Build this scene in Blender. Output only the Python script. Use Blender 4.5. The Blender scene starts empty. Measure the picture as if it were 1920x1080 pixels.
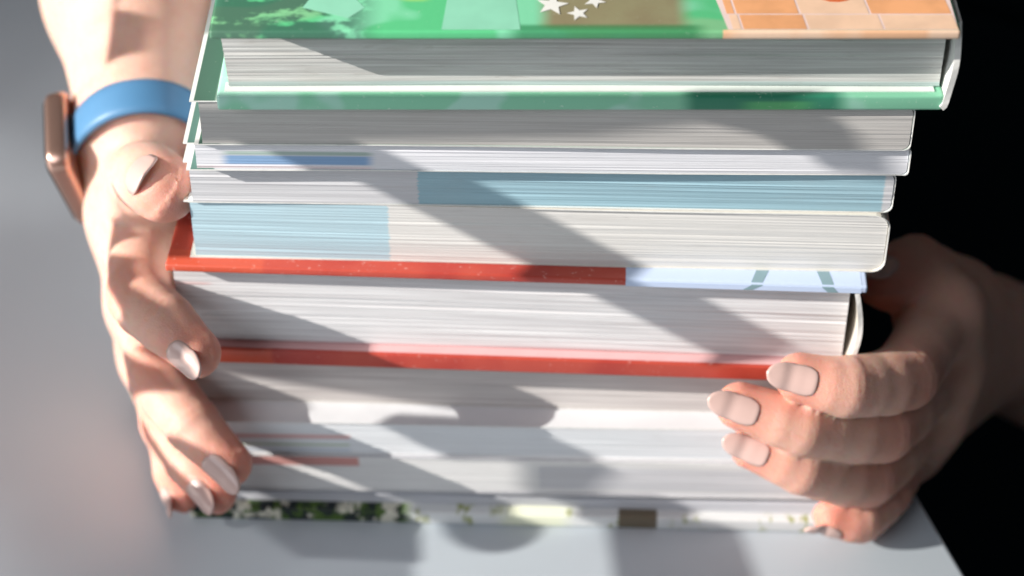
import bpy, bmesh, math, random
import numpy as np
from mathutils import Vector, Matrix
random.seed(7); rng = np.random.default_rng(5)
SC = bpy.context.scene
COL = SC.collection

# ------------------------------------------------------------------ camera
PIT = math.radians(40); FPX = 4061.0
CAM = np.array([0.0, -0.47494755, 0.49249726])
FWD = np.array([0, math.cos(PIT), -math.sin(PIT)]); UP = np.array([0, math.sin(PIT), math.cos(PIT)]); RT = np.array([1.0, 0, 0])
cd = bpy.data.cameras.new('camera'); cam = bpy.data.objects.new('camera', cd); COL.objects.link(cam)
cam.location = CAM; cam.rotation_euler = (math.radians(90) - PIT, 0, 0)
cd.sensor_width = 36; cd.lens = 36 * FPX / 1920; cd.clip_start = 0.02; cd.clip_end = 50
cd.dof.use_dof = True; cd.dof.focus_distance = 0.585; cd.dof.aperture_fstop = 6.8
SC.camera = cam

def ray(px, py):
    d = FWD * FPX + RT * (px - 960) + UP * (540 - py); return d / np.linalg.norm(d)
def aty(px, py, y):
    d = ray(px, py); return CAM + d * ((y - CAM[1]) / d[1])
def atz(px, py, z):
    d = ray(px, py); return CAM + d * ((z - CAM[2]) / d[2])

# ------------------------------------------------------------------ light
SC.view_settings.view_transform = 'Standard'; SC.view_settings.look = 'None'
SC.view_settings.exposure = 0.0; SC.view_settings.gamma = 1.0; SC.view_settings.use_curve_mapping = False
w = bpy.data.worlds.new('World'); SC.world = w; w.use_nodes = True
w.node_tree.nodes['Background'].inputs[0].default_value = (0.86, 0.90, 1.0, 1)
w.node_tree.nodes['Background'].inputs[1].default_value = 0.055
LDIR = np.array([2.15, 0.57, -1.0]); LDIR /= np.linalg.norm(LDIR)
LC = np.array([0.0, 0.0, 0.10]); LPOS = LC - LDIR * 4.0
def look(o, p, q):
    o.location = p; o.rotation_euler = (Vector(q) - Vector(p)).to_track_quat('-Z', 'Y').to_euler()
ld = bpy.data.lights.new('window_sunlight', 'SPOT'); lo = bpy.data.objects.new('window_sunlight', ld); COL.objects.link(lo)
ld.energy = 1600; ld.color = (1.0, 0.955, 0.89); ld.shadow_soft_size = 0.008; ld.spot_size = math.radians(26); ld.spot_blend = 0.2
look(lo, LPOS, LC)
ad = bpy.data.lights.new('window_skylight', 'AREA'); ao = bpy.data.objects.new('window_skylight', ad); COL.objects.link(ao)
ad.energy = 12; ad.color = (0.90, 0.94, 1.0); ad.shape = 'RECTANGLE'; ad.size = 0.9; ad.size_y = 0.8
look(ao, (-0.95, -1.0, 0.95), (0, 0.02, 0.08))

# ------------------------------------------------------------------ helpers
def empty(name, loc, rz=0):
    o = bpy.data.objects.new(name, None); COL.objects.link(o); o.location = loc; o.rotation_euler = (0, 0, rz); o.empty_display_size = 0.02; return o
def tag(o, label=None, cat=None, group=None, kind=None):
    for k, v in (('label', label), ('category', cat), ('group', group), ('kind', kind)):
        if v: o[k] = v
    return o
def mesh_obj(name, verts, faces, mats, parent=None, smooth=False, fmat=None):
    me = bpy.data.meshes.new(name); me.from_pydata([tuple(map(float, v)) for v in verts], [], [tuple(map(int, f)) for f in faces])
    if not isinstance(mats, (list, tuple)): mats = [mats]
    for m in mats: me.materials.append(m)
    if fmat is not None:
        for p, i in zip(me.polygons, fmat): p.material_index = i
    if smooth:
        for p in me.polygons: p.use_smooth = True
    me.update(); o = bpy.data.objects.new(name, me); COL.objects.link(o)
    if parent: o.parent = parent
    return o
def bevel(o, w, seg=2):
    m = o.modifiers.new('b', 'BEVEL'); m.width = w; m.segments = seg; m.limit_method = 'ANGLE'; m.angle_limit = math.radians(35)
    for p in o.data.polygons: p.use_smooth = True
    return o
def fixn(o):
    bm = bmesh.new(); bm.from_mesh(o.data); bmesh.ops.recalc_face_normals(bm, faces=bm.faces); bm.to_mesh(o.data); bm.free(); return o

class NT:
    def __init__(s, name, rough=0.6, spec=0.3):
        s.m = bpy.data.materials.new(name); s.m.use_nodes = True; s.t = s.m.node_tree; s.n = s.t.nodes; s.l = s.t.links
        s.b = s.n['Principled BSDF']; s.b.inputs['Roughness'].default_value = rough
        s.b.inputs['Specular IOR Level'].default_value = spec
        s.co = s.n.new('ShaderNodeTexCoord'); s.sep = s.n.new('ShaderNodeSeparateXYZ'); s.l.new(s.co.outputs['Object'], s.sep.inputs[0])
    def link(s, a, b): s.l.new(a, b)
    def math(s, op, a, b=None, clamp=False):
        n = s.n.new('ShaderNodeMath'); n.operation = op; n.use_clamp = clamp
        for i, v in enumerate((a, b)):
            if v is None: continue
            if isinstance(v, (int, float)): n.inputs[i].default_value = v
            else: s.link(v, n.inputs[i])
        return n.outputs[0]
    def ramp(s, v, lo, hi):
        n = s.n.new('ShaderNodeMapRange'); n.interpolation_type = 'SMOOTHSTEP'; n.clamp = True
        n.inputs['From Min'].default_value = lo; n.inputs['From Max'].default_value = hi; s.link(v, n.inputs['Value']); return n.outputs['Result']
    def box(s, x0, x1, z0, z1, soft=0.0004, zs=0.0003, axis=2, X=None):
        X = X or s.sep.outputs[0]; Z = s.sep.outputs[axis]
        a = s.ramp(X, x0 - soft, x0 + soft); b = s.math('SUBTRACT', 1.0, s.ramp(X, x1 - soft, x1 + soft))
        c = s.ramp(Z, z0 - zs, z0 + zs); d = s.math('SUBTRACT', 1.0, s.ramp(Z, z1 - zs, z1 + zs))
        return s.math('MULTIPLY', s.math('MULTIPLY', a, b), s.math('MULTIPLY', c, d))
    def noise(s, scale, vec=(1, 1, 1), detail=3, rough=0.55, off=(0, 0, 0), dist=0):
        mp = s.n.new('ShaderNodeMapping'); mp.inputs['Scale'].default_value = vec; mp.inputs['Location'].default_value = off
        s.link(s.co.outputs['Object'], mp.inputs[0]); n = s.n.new('ShaderNodeTexNoise'); n.inputs['Scale'].default_value = scale
        n.inputs['Detail'].default_value = detail; n.inputs['Roughness'].default_value = rough; n.inputs['Distortion'].default_value = dist
        s.link(mp.outputs[0], n.inputs['Vector']); return n.outputs['Fac']
    def mix(s, f, a, b, mode='MIX'):
        n = s.n.new('ShaderNodeMix'); n.data_type = 'RGBA'; n.blend_type = mode
        for i, v in ((0, f), (6, a), (7, b)):
            if isinstance(v, (int, float)): n.inputs[i].default_value = v
            elif isinstance(v, tuple): n.inputs[i].default_value = (*v, 1) if len(v) == 3 else v
            else: s.link(v, n.inputs[i])
        return n.outputs[2]
    def bump(s, h, strength=0.3, dist=0.0005):
        n = s.n.new('ShaderNodeBump'); n.inputs['Strength'].default_value = strength; n.inputs['Distance'].default_value = dist
        s.link(h, n.inputs['Height']); s.link(n.outputs[0], s.b.inputs['Normal']); return n
    def color(s, c):
        if isinstance(c, tuple): s.b.inputs['Base Color'].default_value = (*c, 1)
        else: s.link(c, s.b.inputs['Base Color'])
        return s.m

def srgb(r, g, b):
    f = lambda c: (c / 255 / 12.92) if c <= 10 else ((c / 255 + 0.055) / 1.055) ** 2.4
    return (f(r), f(g), f(b))

def page_mat(name, base, rects=(), lines=0.35, line_scale=2600, scuff=0.12, seed=0.0):
    t = NT(name, 0.85, 0.15)
    c = base; jn = t.noise(1.0, (5, 3, 2300), 1, 0.5, (seed, 5, 5)); xj = t.math('ADD', t.sep.outputs[0], t.math('MULTIPLY', t.math('SUBTRACT', jn, 0.5), 0.0022))
    for (x0, x1, z0, z1, col, amt, sf) in rects:
        f = t.math('MULTIPLY', t.box(x0, x1, z0, z1, sf, 0.00035, X=xj), amt)
        c = t.mix(f, c, col)
    n1 = t.noise(1.0, (14, 3, line_scale), 2, 0.6, (seed, 0, seed))            # page edges
    n2 = t.noise(1.0, (18, 3, line_scale * 0.22), 3, 0.6, (seed, 3, seed))     # coarser gatherings
    f = t.math('ADD', t.math('MULTIPLY', t.ramp(n1, 0.36, 0.62), 0.68), t.math('MULTIPLY', t.ramp(n2, 0.3, 0.62), 0.32))
    dark = t.mix(1.0, c, (1 - lines * 0.62, 1 - lines * 0.66, 1 - lines * 0.65), 'MULTIPLY')
    c = t.mix(f, dark, c)
    # slanting guillotine marks and grime
    n3 = t.noise(1.0, (60, 3, 330), 4, 0.65, (seed, 1, 2), 0.8)
    c = t.mix(t.math('MULTIPLY', t.ramp(n3, 0.56, 0.75), scuff), c, (0.33, 0.30, 0.27))
    n4 = t.noise(22, (1, 1, 1.5), 3, 0.6, (seed, 8, 2)); c = t.mix(t.math('MULTIPLY', t.ramp(n4, 0.45, 0.8), scuff), c, (0.42, 0.38, 0.34))
    t.bump(f, 0.35, 0.00022)
    return t.color(c)

def cover_mat(name, col, wear=0.25, rough=0.38, spec=0.45, edge=(0.75, 0.74, 0.70), spot=None, strip=None, brim=-1):
    t = NT(name, rough, spec)
    n = t.noise(60, (1, 1, 1), 4, 0.6); c = t.mix(t.math('MULTIPLY', t.ramp(n, 0.35, 0.8), 0.3), col, tuple(x * 0.72 for x in col))
    if strip: c = t.mix(t.math('SUBTRACT', 1.0, t.ramp(t.sep.outputs[0], 0.005, 0.006)), c, strip); c = t.mix(t.ramp(t.sep.outputs[0], brim - .0001, brim + .0001), (0.70, 0.71, 0.69), c)
    if spot:
        n2 = t.noise(70, (1, 1, 1), 2, 0.5, (3, 1, 0)); c = t.mix(t.ramp(n2, 0.52, 0.56), c, spot)
    n3 = t.noise(420, (1, 1, 1), 3, 0.7); c = t.mix(t.math('MULTIPLY', t.ramp(n3, 0.66, 0.74), wear), c, edge)
    t.bump(t.noise(900, (1, 1, 1), 2), 0.08, 0.0002)
    return t.color(c)

def flat_mat(name, col, rough=0.5, spec=0.4, var=0.15, sc=120):
    t = NT(name, rough, spec); n = t.noise(sc); return t.color(t.mix(t.math('MULTIPLY', t.ramp(n, 0.3, 0.75), var), col, tuple(x * 0.55 for x in col)))

# ------------------------------------------------------------------ table, floor
tm = NT('table_paint', 0.42, 0.4)
tn = tm.noise(9, (1, 1, 1), 4, 0.6); tn2 = tm.noise(500, (1, 1, 1), 2)
tm.bump(tn2, 0.05, 0.0002)
TM = tm.color(tm.mix(tn, (0.55, 0.61, 0.66), (0.495, 0.555, 0.605)))
fl = flat_mat('dark_floor', (0.012, 0.014, 0.017), 0.7, 0.2)
mesh_obj('floor', [(-3, -3, -0.74), (3, -3, -0.74), (3, 3, -0.74), (-3, 3, -0.74)], [(0, 1, 2, 3)], fl)['kind'] = 'structure'
# table: edge runs through two points seen at the lower right
e0 = atz(1810, 1080, 0); e1 = atz(1690, 880, 0); ed = (e1 - e0) / np.linalg.norm(e1 - e0)
A = e0 - ed * 0.5; Bp = e0 + ed * 0.95
tt = empty('table', (-0.4, 0.2, -0.74)); tag(tt, 'pale grey smooth tabletop the book stack stands on', 'table')
def prism(name, poly, z0, z1, mat, parent, off=(0, 0, 0)):
    n = len(poly); v = [(p[0] - off[0], p[1] - off[1], z0 - off[2]) for p in poly] + [(p[0] - off[0], p[1] - off[1], z1 - off[2]) for p in poly]
    f = [tuple(range(n))[::-1], tuple(range(n, 2 * n))] + [(i, (i + 1) % n, n + (i + 1) % n, n + i) for i in range(n)]
    return fixn(mesh_obj(name, v, f, mat, parent))
off = (-0.4, 0.2, -0.74)
o = prism('tabletop', [(-1.3, A[1]), (A[0], A[1]), (Bp[0], Bp[1]), (-1.3, Bp[1])], -0.026, 0.0, TM, tt, off); bevel(o, 0.0012)
for (x, y) in ((-1.2, A[1] + .08), (A[0] - .08, A[1] + .08), (Bp[0] - .08, Bp[1] - .08), (-1.2, Bp[1] - .08)):
    prism('leg', [(x - .025, y - .025), (x + .025, y - .025), (x + .025, y + .025), (x - .025, y + .025)], -0.738, -0.0265, TM, tt, off)

# ------------------------------------------------------------------ unseen pieces added out of frame, shaped to cast the shadow bands
GD = 0.60
GC = LC - LDIR * GD
GE1 = np.cross(LDIR, [0, 0, 1.0]); GE1 /= np.linalg.norm(GE1); GE2 = np.cross(GE1, LDIR)
def togobo(P):
    d = P - LPOS; t = ((GC - LPOS) @ LDIR) / (d @ LDIR); Q = LPOS + d * t - GC; return (Q @ GE1, Q @ GE2)
gm = flat_mat('shade_mask_grey', (0.30, 0.28, 0.25), 0.6)
gob = empty('added_shade_mask', GC); tag(gob, 'added unseen blind between the window and the books that breaks up the sunlight', 'mask')
def shade_piece(pts, surf='y', val=0.0, name='shade_piece'):
    q = [togobo(aty(x, y, val) if surf == 'y' else atz(x, y, val)) for x, y in pts]
    n = len(q); v = []
    for dd in (0.0, 0.004):
        v += [GE1 * a + GE2 * b + LDIR * dd for a, b in q]
    f = [tuple(range(n))[::-1], tuple(range(n, 2 * n))] + [(i, (i + 1) % n, n + (i + 1) % n, n + i) for i in range(n)]
    return fixn(mesh_obj(name, v, f, gm, gob))
shade_piece([(400, 238), (740, 395), (1400, 690), (1450, 712), (1552, 660), (1530, 650), (980, 395), (600, 225)])
shade_piece([(1290, 165), (1545, 165), (1560, 215), (1330, 215)], 'y', -.004)
shade_piece([(1480, 225), (1500, 262), (1610, 332), (1740, 345), (1700, 262), (1600, 225)])
shade_piece([(615, 755), (800, 845), (860, 864), (1150, 864), (950, 780)])
shade_piece([(1000, 868), (1160, 868), (1205, 892), (1150, 930), (1000, 926)])
shade_piece([(470, 932), (1050, 938), (1250, 1010), (1460, 1010), (1300, 940), (1100, 930)])
shade_piece([(400, 214), (1704, 214), (1704, 226), (1655, 226), (1670, 240), (1704, 244), (1704, 286), (1560, 283), (1455, 262), (1230, 283), (420, 283)], 'y', .002)
shade_piece([(1135, 985), (1160, 1140), (1440, 1140), (1385, 985)], 'z', 0.0)
shade_piece([(430, 955), (785, 968), (790, 1055), (560, 1045)], 'z', 0.0)
c0 = (925, 975); shade_piece([(c0[0] + 100 * math.cos(a), c0[1] + 62 * math.sin(a)) for a in np.linspace(0, 2 * math.pi, 25)[:-1]], 'z', 0.0)
shm = NT('dimmer_even', 0.9, 0.0); shn = shm.n.new('ShaderNodeBsdfTransparent'); shn.inputs[0].default_value = (0.17, 0.17, 0.175, 1)
shm.link(shn.outputs[0], shm.n['Material Output'].inputs['Surface'])
cur = empty('added_sun_dimmer', GC); tag(cur, 'added unseen see-through curtain edge that softens the sun on the nearer arm', 'dimmer')  # unseen see-through sheets added to weaken the sun on arm and table
vm2 = NT('dimmer_banded', 0.9, 0.0); tb = vm2.n.new('ShaderNodeBsdfTransparent')  # banded see-through tone, made to lay soft shadow stripes on the table
vn_ = vm2.ramp(vm2.noise(1, (9, 9, 26), 2, 0.5, (4, 1, 0)), 0.36, 0.64); vm2.link(vm2.mix(vn_, (0.13, 0.13, 0.135), (0.36, 0.36, 0.37)), tb.inputs[0])
vm2.link(tb.outputs[0], vm2.n['Material Output'].inputs['Surface'])
q = [togobo(atz(x, y, 0.0)) for x, y in ((-400, -400), (-400, 1400), (800, 1400), (785, 968), (420, 958), (400, 500), (380, -400))]
mesh_obj('dimmer_sheet', [GE1 * a_ + GE2 * b_ + LDIR * -.03 for a_, b_ in q], [tuple(range(len(q)))], vm2.m, cur)
q = [(-.30, .012), (-.044, .012), (-.050, .06), (-.046, .10), (-.052, .32), (-.30, .32)]
mesh_obj('dimmer_sheet', [GE1 * a_ + GE2 * b_ + LDIR * (-.012 + .004 * math.sin(k)) for k, (a_, b_) in enumerate(q)], [tuple(range(6))], shm.m, cur)
shade_piece([(345, 372), (296, 482), (366, 482), (366, 372)], 'z', .1013)

# ------------------------------------------------------------------ books
def page_block(parent, mat, x0, x1, y0, y1, z0, z1, r=0.0, jit=0.00008, amp=0.0006, name='page_block', nx=60, bow=0.0, slant=0.0):
    """block of leaves: every row of the head edge sits a hair forward or back of the next"""
    nz = max(6, int((z1 - z0) / 0.00042)); verts = []; faces = []
    xs = np.linspace(0, 1, nx); zs = np.linspace(z0, z1, nz)
    rowj = rng.normal(0, jit, nz); rowj += np.interp(np.arange(nz), np.arange(0, nz + 7, 7), rng.normal(0, jit * 1.2, len(np.arange(0, nz + 7, 7))))
    ph = rng.uniform(0, 6.28, 4)
    lefj = rng.normal(0, jit * 0.3, nz)
    def xr(z, k):
        if r <= 0: return x1
        d = min(z - z0, z1 - z); d = max(d, 0)
        return x1 - (r - math.sqrt(max(r * r - (r - min(d, r)) ** 2, 0)))
    for k, z in enumerate(zs):
        t = (z - z0) / (z1 - z0)
        xl = x0 + lefj[k] + slant * (1 - t); xh = xr(z, k)
        for s in xs:
            x = xl + (xh - xl) * s
            y = y0 + rowj[k] * (0.6 + 0.4 * math.sin(9 * s + ph[0] + k * 0.35)) + amp * 0.4 * math.sin(5 * s + ph[1] + t * 2) + abs(bow) * (2 * t - 1) ** 2 * 0
            zz = z + bow * math.sin(math.pi * s) * (1 - abs(2 * t - 1))
            verts.append((x, y, zz))
        verts.append((xh, y1, z)); verts.append((xl, y1, z))
    R = nx + 2
    for k in range(nz - 1):
        for i in range(R):
            a = k * R + i; b = k * R + (i + 1) % R
            faces.append((a, b, b + R, a + R))
    faces.append(tuple(range(R))[::-1]); faces.append(tuple((nz - 1) * R + i for i in range(R)))
    return mesh_obj(name, verts, faces, mat, parent)

def sheet_profile(parent, pts, th, y0, y1, mats, name='cover', wob=0.0002, ny=24, edge_i=1):
    """a bent cover: a line of (x,z) points given a thickness and drawn back along y; the cut edges take material 1"""
    n = len(pts); P = np.array(pts, float); nor = np.zeros_like(P)
    for i in range(n):
        a = P[max(i - 1, 0)]; b = P[min(i + 1, n - 1)]; d = b - a; d /= np.linalg.norm(d) + 1e-12; nor[i] = (d[1], -d[0])
    verts = []; ring = []
    ysl = np.linspace(0, 1, ny) ** 1.6
    for yi, t in enumerate(ysl):
        y = y0 + (y1 - y0) * t
        r = []
        for i in range(n): r.append(P[i])
        for i in range(n)[::-1]: r.append(P[i] + nor[i] * th)
        for j, q in enumerate(r):
            wy = wob * math.sin(j * 0.9) * (1 - t) if yi == 0 else 0
            verts.append((q[0], y + wy, q[1]))
    R = 2 * n; faces = []; fm = []
    for k in range(ny - 1):
        for i in range(R):
            a = k * R + i; b = k * R + (i + 1) % R; faces.append((a, b, b + R, a + R)); fm.append(edge_i if i in (n - 1, 2 * n - 1) else 0)
    for k in (0, ny - 1):
        for i in range(n - 1):
            a = k * R; q = (a + i, a + i + 1, a + R - 2 - i, a + R - 1 - i); faces.append(q); fm.append(edge_i)
    o = mesh_obj(name, verts, faces, mats, parent, fmat=fm); fixn(o)
    return o

WHITE_EDGE = flat_mat('board_paper_edge', (0.74, 0.73, 0.70), 0.7, 0.2, 0.35, 300)

def arc(cx, cz, r, a0, a1, n=6):
    return [(cx + r * math.cos(a), cz + r * math.sin(a)) for a in np.linspace(a0, a1, n)]

def book_frame(name, zb, L, Rr):
    a = atz(L[0], L[1], zb); b = atz(Rr[0], Rr[1], zb); d = b - a
    e = empty(name, (a[0], a[1], zb), math.atan2(d[1], d[0])); e['_w'] = float(np.linalg.norm(d)); return e, float(np.linalg.norm(d))

def paperback(name, label, zb, zt, L, Rr, depth, cov, pages, ol=0.0, r=0.0022, group='softcover books in the stack', bow=0.0, inset=0.0003, slant=0.0, back=0.0):
    e, w = book_frame(name, zb, L, Rr); h = zt - zb - 0.0001; del e['_w']
    tag(e, label, 'book', group)
    T = 0.00038; an = e.rotation_euler.z; e.location.x -= math.sin(an) * back; e.location.y += math.cos(an) * back
    pts = [(-ol, h)] + [(x, h) for x in np.linspace(0.01, w - r - 0.002, 10)] + arc(w - r, h - r, r, math.pi / 2, 0) + arc(w - r, r, r, 0, -math.pi / 2) + [(x, 0) for x in np.linspace(w - r - 0.002, 0.01, 10)] + [(-ol, 0)]
    sheet_profile(e, pts, T, 0.0, depth, [cov, WHITE_EDGE])
    page_block(e, pages, 0.0008, w - T - 0.0002, inset, depth - 0.0008, T + 0.00005, h - T - 0.00005, r - T * 0.5, bow=bow, slant=slant)
    return e, w

def board(parent, name, x0, x1, y0, y1, z0, z1, mats, decals=(), bev=0.0007):
    v = [(x0, y0, z0), (x1, y0, z0), (x1, y1, z0), (x0, y1, z0), (x0, y0, z1), (x1, y0, z1), (x1, y1, z1), (x0, y1, z1)]
    f = [(0, 3, 2, 1), (4, 5, 6, 7), (0, 1, 5, 4), (1, 2, 6, 5), (2, 3, 7, 6), (3, 0, 4, 7)]
    bm = bmesh.new(); vs = [bm.verts.new(p) for p in v]; [bm.faces.new([vs[i] for i in q]) for q in f]
    bmesh.ops.bevel(bm, geom=bm.edges[:], offset=bev, segments=3, profile=0.6, affect='EDGES')
    for fc in bm.faces: fc.smooth = True
    for (poly, mi) in decals:
        fc = bm.faces.new([bm.verts.new(p) for p in poly]); fc.material_index = mi
    me = bpy.data.meshes.new(name); bm.to_mesh(me); bm.free()
    for m in (mats if isinstance(mats, (list, tuple)) else [mats]): me.materials.append(m)
    o = bpy.data.objects.new(name, me); COL.objects.link(o); o.parent = parent
    return o

PG_COOL = (0.70, 0.71, 0.72); PG_WARM = (0.72, 0.70, 0.655)
S10, S9, S8, S7, S6, S5, S4, S3, S2, S1 = 0.0, .0119, .0268, .0400, .0631, .1013, .1218, .1361, .1455, .1601

# --- book 10, bottom: white paperboard-covered with leaves and blossom on the board edge
e, w = book_frame('hardcover_book', S10, (358, 972), (1560, 1001)); del e['_w']
tag(e, 'bottom book of the stack, dark leaves and white blossom along its cover edge', 'book', 'hardcover books in the stack')
fm_ = NT('blossom_cover', 0.4, 0.4)
c = (0.012, 0.02, 0.022)
vn = fm_.noise(1, (240, 90, 260), 4, 0.7, (2, 0, 0)); c = fm_.mix(fm_.ramp(vn, 0.47, 0.55), c, (0.07, 0.13, 0.02))
vn2 = fm_.noise(1, (150, 70, 170), 4, 0.7, (9.2, 0, 0)); c = fm_.mix(fm_.ramp(vn2, 0.53, 0.58), c, (0.62, 0.60, 0.50))
X = fm_.sep.outputs[0]; pale = fm_.ramp(X, 0.066, 0.072)
c2 = fm_.mix(fm_.ramp(fm_.noise(1, (150, 70, 110), 3, 0.6, (5.5, 0, 1)), 0.54, 0.64), (0.70, 0.71, 0.71), (0.30, 0.33, 0.10))
c = fm_.mix(pale, c, c2)
c = fm_.mix(fm_.box(0.134, 0.146, -1, 1), c, (0.16, 0.13, 0.09))
c = fm_.mix(fm_.box(0.098, 0.118, -1, 1, 0.004), c, (0.78, 0.80, 0.62))
BLOSSOM = fm_.color(c)
board(e, 'back_cover', 0, w, 0.0, 0.262, 0.0, 0.0052, BLOSSOM, bev=0.0009)
board(e, 'front_cover', 0.002, w, 0.005, 0.262, 0.0092, 0.0117, cover_mat('pale_lilac_cover', (0.55, 0.56, 0.60)))
page_block(e, page_mat('pages_smooth_lilac', (0.55, 0.56, 0.60), [], 0.25, seed=1), 0.004, w - 0.004, 0.0035, 0.257, 0.0053, 0.0091)

# --- book 9
e, w = paperback('paperback_book', 'softcover second from the bottom, one red stripe on its page edges', S9, S8, (372, 915), (1575, 938), 0.255,
    cover_mat('grey_cover', (0.50, 0.50, 0.54)), page_mat('pages_red_corner', (0.72, 0.715, 0.71),
    [(-.01, .0505, .0105, .0142, (0.55, 0.16, 0.13), 0.75, .0004), (0.106, 0.3, 0.002, .0118, (0.56, 0.56, 0.59), 0.8, .0003)], 0.22, seed=2))
# --- book 8
e, w = paperback('paperback_book', 'softcover third from the bottom, short red and green stripes on its page edges', S8, S7, (365, 848), (1580, 868), 0.25,
    cover_mat('white_cover', (0.70, 0.71, 0.73)), page_mat('pages_striped', (0.72, 0.74, 0.765),
    [(-.01, .048, .0062, .0078, (0.66, 0.30, 0.27), 0.7, .0005), (-.01, .048, .0033, .0040, (0.35, 0.50, 0.26), 0.7, .0005), (-.01, .048, .0006, .0022, (0.45, 0.52, 0.62), 0.5, .001)], 0.16, seed=3))
# --- book 7
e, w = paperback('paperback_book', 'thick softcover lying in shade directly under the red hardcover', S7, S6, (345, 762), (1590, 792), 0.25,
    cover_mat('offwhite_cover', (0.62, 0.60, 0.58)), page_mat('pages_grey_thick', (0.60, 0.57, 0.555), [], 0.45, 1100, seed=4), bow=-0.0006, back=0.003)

# --- book 6, the red hardcover
e, w = book_frame('hardcover_book', S6, (335, 678), (1598, 720)); del e['_w']
tag(e, 'thick red hardcover with a pale blue panel, in the middle of the stack', 'book', 'hardcover books in the stack')
h = S5 - S6
RED = (0.47, 0.066, 0.042)
rt = NT('red_cover', 0.33, 0.5)
c = rt.mix(rt.math('MULTIPLY', rt.ramp(rt.noise(1, (45, 60, 30), 2, 0.5), 0.42, 0.6), 0.55), RED, (0.36, 0.03, 0.025))
c = rt.mix(rt.box(-0.02, 0.028, -1, 0.006, 0.001, 0.0003, 1), c, (0.54, 0.085, 0.045))
c = rt.mix(rt.math('MULTIPLY', rt.ramp(rt.noise(650, (1, 1, 1), 3, 0.7), 0.62, 0.70), 0.45), c, (0.75, 0.50, 0.44))
c = rt.mix(rt.math('MULTIPLY', rt.ramp(rt.sep.outputs[0], 0.1310, 0.1314), rt.ramp(rt.sep.outputs[2], 0.020, 0.021)), c, (0.54, 0.63, 0.82)); rt.bump(rt.noise(500), 0.15, 0.0003); REDM = rt.color(c)
blue_x = 0.1312
bt = NT('pale_blue_print', 0.4, 0.4); c = bt.mix(bt.math('MULTIPLY', bt.noise(40), 0.4), (0.50, 0.60, 0.80), (0.60, 0.68, 0.84)); BLUEP = bt.color(c)
MARK = flat_mat('grey_teal_print', (0.22, 0.33, 0.37), 0.5)
WT = flat_mat('white_print', (0.80, 0.80, 0.76), 0.6)
bt_h = 0.0025; by0 = -0.0012; zt_ = h - 0.0001
x0b = 0.0
P_ = lambda x, y: (x, y, zt_ + 0.00006)
Fr = lambda x, z: (x, by0 - 0.00006, z)
zlo = zt_ - bt_h + 0.0001; zhi = zt_ - 0.0006; ya = by0 + 0.0006
def wrap(x0, x1, x2, x3, mi, yb, zz=0.0):
    """printed patch that runs over the cover's front edge; x0,x1 at its back, x2,x3 at the bottom of the edge"""
    lerp = lambda a, b, t: a + (b - a) * t
    A0, A1 = lerp(x0, x2, .45), lerp(x1, x3, .45)
    return [([P_(x0, yb), P_(A0, ya), P_(A1, ya), P_(x1, yb)], mi), ([P_(A0, ya), (A0, by0 - .00006, zhi), (A1, by0 - .00006, zhi), P_(A1, ya)], mi), ([Fr(A0, zhi), Fr(x2, zlo), Fr(x3, zlo), Fr(A1, zhi)], mi)]
dec = wrap(blue_x, w - .0012, blue_x, w - .0012, 1, 0.24)
o2 = lambda L_: [([(p[0], p[1] - (0.00005 if p[1] < 0 and p[2] < zt_ else 0), p[2] + (0.00005 if p[2] > zt_ else 0)) for p in poly], mi) for poly, mi in L_]
dec += o2(wrap(0.1685, 0.1722, 0.1642, 0.1668, 2, 0.006)); dec += o2(wrap(0.1850, 0.1885, 0.1882, 0.1912, 2, 0.006))
board(e, 'front_cover', x0b, w + 0.0005, by0, 0.262, zt_ - bt_h, zt_, [REDM, BLUEP, MARK], dec)
board(e, 'back_cover', -0.001, w + 0.0005, 0.0, 0.262, 0.0, 0.0056, REDM)
pk = page_mat('pages_red_book', (0.71, 0.71, 0.72), [(-1, 1, -1, .0063, (0.66, 0.40, 0.41), 0.85, .0004), (-.01, .011, .0265, .0276, (0.62, 0.34, 0.33), 0.55, .002)], 0.42, 1500, seed=5)
page_block(e, pk, 0.0008, w - 0.0035, 0.0042, 0.257, 0.0057, zt_ - bt_h - 0.0001, 0, jit=0.00012, amp=0.001)
et = mesh_obj('endpaper', [(0.001, 0.0010, 0.00572), (w - .004, 0.0010, 0.00572), (w - .004, 0.0044, 0.00572), (0.001, 0.0044, 0.00572), (0.001, 0.0010, 0.0056), (w - .004, 0.0010, 0.0056)], [(0, 1, 2, 3), (4, 5, 1, 0)], flat_mat('pink_endpaper', (0.70, 0.42, 0.42), 0.7), e)
sp = [(w - 0.0015, 0.0050)] + [(w - 0.0015 + 0.0022 * math.sin(math.pi * t), 0.0050 + (zt_ - bt_h - 0.0052) * t) for t in np.linspace(0.08, 0.92, 10)] + [(w - 0.0015, zt_ - bt_h - 0.0002)]
sheet_profile(e, sp[::-1], 0.0014, -0.001, 0.262, [cover_mat('cream_spine', (0.66, 0.62, 0.54)), WHITE_EDGE], 'spine')

# --- book 5, cream pages with a pale blue printed corner
e, w = paperback('paperback_book', 'thick cream softcover resting on the red hardcover, its page edges pale blue at the left', S5, S4, (362, 482), (1657, 512), 0.24,
    cover_mat('cream_cover', (0.70, 0.66, 0.58)), page_mat('pages_cream_blue', (0.70, 0.685, 0.66),
    [(-.01, .0565, -1, 1, (0.42, 0.60, 0.68), 0.9, .0003)], 0.16, 1900, seed=6), ol=0.0008, r=0.0042, bow=0.0, slant=0.0)
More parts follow.
